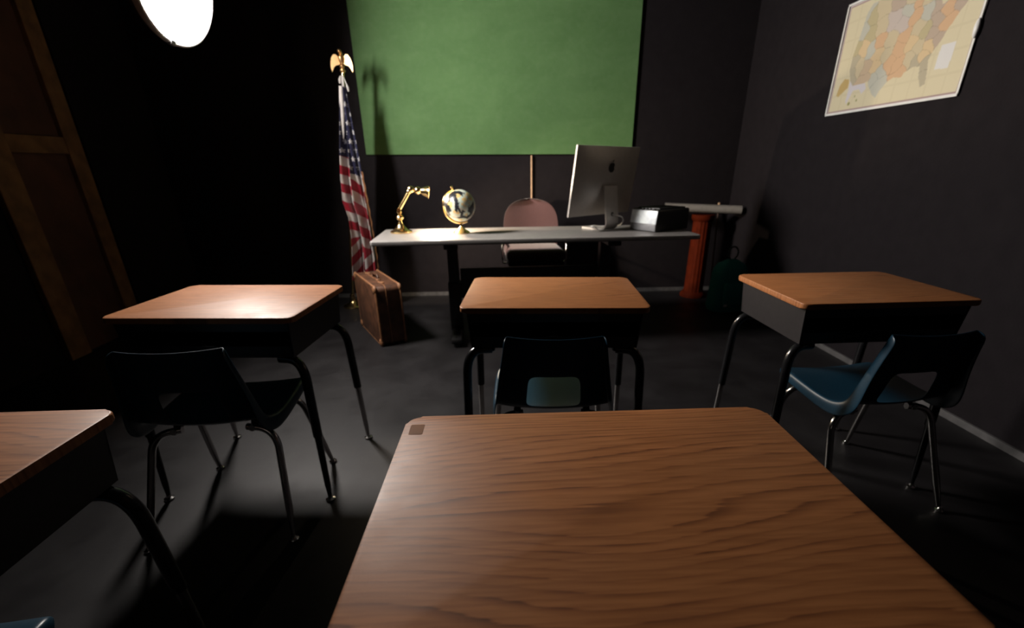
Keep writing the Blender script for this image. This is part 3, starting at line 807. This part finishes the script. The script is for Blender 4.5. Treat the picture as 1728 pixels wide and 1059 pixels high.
# ------------------------------------------------------------------ wall map
def wall_map():
    y0, y1, z0, z1 = 3.262, 2.325, 1.453, 2.045       # far edge (picture left), near edge, bottom, top
    Wm, Hm = y0-y1, z1-z0
    t = thing('wall_map', 'laminated political map of the country hung on the right wall', 'map', (XR-.003, (y0+y1)/2, z0))
    # picture-plane helper: outline points in (u, v), u from the far edge, v from the bottom
    coast = [(.215, .93), (.18, .86), (.17, .76), (.155, .64), (.135, .52), (.135, .40), (.165, .30), (.20, .245), (.255, .245), (.30, .245), (.33, .255), (.35, .20), (.395, .125), (.43, .09), (.45, .15), (.49, .21), (.535, .235), (.59, .22), (.605, .255), (.66, .285), (.705, .275), (.715, .20), (.745, .11), (.775, .13), (.765, .22), (.75, .31), (.765, .37), (.80, .44), (.815, .50), (.84, .55), (.86, .61), (.885, .65), (.90, .70), (.925, .75), (.92, .83), (.89, .86), (.87, .78), (.82, .76), (.78, .72), (.74, .70), (.72, .76), (.70, .84), (.66, .86), (.62, .88), (.57, .93)]
    seeds = [(.18, .86, 0), (.19, .72, 0), (.24, .80, 1), (.26, .68, 1), (.31, .84, 2), (.33, .70, 2), (.44, .85, 5), (.43, .73, 3), (.52, .84, 2), (.50, .66, 3), (.52, .76, 0), (.58, .80, 4), (.58, .68, 4), (.64, .80, 2), (.66, .70, 0), (.72, .70, 5), (.74, .60, 5), (.78, .66, 4), (.80, .56, 4), (.86, .68, 5), (.89, .78, 4), (.62, .58, 2), (.68, .54, 1), (.72, .50, 5), (.54, .55, 4), (.52, .47, 4), (.60, .48, 6), (.66, .44, 2), (.72, .42, 6), (.44, .55, 2), (.43, .45, 2), (.35, .56, 4), (.36, .47, 6), (.29, .53, 0), (.23, .55, 6), (.15, .58, 1), (.16, .46, 7), (.16, .36, 7), (.22, .40, 2), (.29, .38, 8), (.36, .36, 6), (.30, .28, 8), (.41, .31, 0), (.42, .20, 0), (.38, .27, 0), (.47, .36, 4), (.54, .33, 4), (.56, .27, 4), (.62, .35, 2), (.66, .33, 7), (.70, .35, 6), (.73, .28, 7), (.75, .18, 7), (.78, .45, 5)]
    pal = [(.40, .42, .40), (.38, .32, .17), (.50, .41, .27), (.45, .38, .40), (.56, .30, .16), (.36, .26, .23), (.60, .42, .23), (.33, .29, .22), (.45, .31, .22)]
    cream = (.63, .565, .395)
    pal = [tuple(.70*a+.36*b*.9 for a, b in zip(c, cream)) for c in pal]
    alaska = [(.06, .18), (.075, .27), (.11, .325), (.155, .31), (.16, .235), (.125, .205), (.085, .165)]
    mex = [(.165, .30), (.255, .245), (.31, .245), (.33, .19), (.30, .15), (.265, .20), (.22, .20), (.195, .13), (.18, .075), (.165, .12), (.17, .21)]
    isl = [(.205, .08, .016), (.27, .10, .012), (.245, .14, .008)]
    inset = [(.805, .225), (.89, .215), (.895, .395), (.81, .40)]
    def inside(poly, u, v):
        r = False; n = len(poly); j = n-1
        for i in range(n):
            a, b = poly[i], poly[j]
            if (a[1] > v) != (b[1] > v) and u < (b[0]-a[0])*(v-a[1])/(b[1]-a[1])+a[0]: r = not r
            j = i
        return r
    def colour(u, v):
        e = min(u*Wm, (1-u)*Wm, v*Hm, (1-v)*Hm)
        if e < .011: return (.74, .70, .70)
        if e < .017: return (.34, .24, .24)
        if inside(inset, u, v): return (.66, .65, .64)
        if inside(alaska, u, v): return (.50, .36, .15)
        for a, b, r in isl:
            if math.hypot((u-a)*1.5, v-b) < r: return (.28, .28, .10)
        if inside(coast, u, v):
            uu, vv = u+.006*math.sin(v*60), v+.008*math.sin(u*50)
            d = sorted((math.hypot((uu-a)*1.45, vv-b), c) for a, b, c in seeds)
            c = pal[d[0][1]]; q = d[1][0]-d[0][0]
            if q < .004: return tuple(x*.75 for x in c)
            return c
        if inside(mex, u, v): return (.58, .55, .58)
        if (int((u*9.0)*10) % 10 == 0) or (int(v*6*10) % 10 == 0): return (.60, .535, .37)
        return cream
    NX, NY = 230, 150
    bm = NB(); V = []
    for j in range(NY+1):
        for i in range(NX+1):
            u, v = i/NX, j/NY
            bulge = -.003*max(0, u-.86)/.14*math.exp(-((v-.42)/.14)**2) - .004*(1-v)**3
            V.append(bm.verts.new((bulge, Wm/2-u*Wm, v*Hm)))
    for j in range(NY):
        for i in range(NX):
            a = j*(NX+1)+i; bm.faces.new((V[a], V[a+1], V[a+NX+2], V[a+NX+1]))
    bm.verts.index_update()
    k = NT('map_print').set(rough=.42, spec=.45)
    at = k.n('ShaderNodeVertexColor', layer_name='ink'); k.l(at.outputs[0], k.b.inputs['Base Color'])
    sh = finish('map_sheet', bm, k.m, t, 60)
    ca = sh.data.color_attributes.new('ink', 'FLOAT_COLOR', 'POINT')
    buf = []
    for j in range(NY+1):
        for i in range(NX+1): buf += [*colour(i/NX, j/NY), 1.0]
    ca.data.foreach_set('color', buf)
    bm = NB(); ww = .008
    for (ya, yb2, za, zb2) in ((-Wm/2, Wm/2, -.004, .007), (-Wm/2, Wm/2, Hm-.007, Hm+.004), (-Wm/2-.003, -Wm/2+ww, .007, Hm-.007), (Wm/2-ww, Wm/2+.003, .007, Hm-.007)):
        box(bm, (-.008, (ya+yb2)/2, (za+zb2)/2), (.004, yb2-ya, zb2-za))
    finish('laminated_border', bm, M_['white'], t)
    bm = NB(); ball(bm, (-.014, -Wm/2+.001, .262), .015, (.7, .75, 2.6)); finish('highlight_bulge', bm, M_['white'], t)  # white lump added in place of the lamp's highlight on the curled laminate
wall_map()
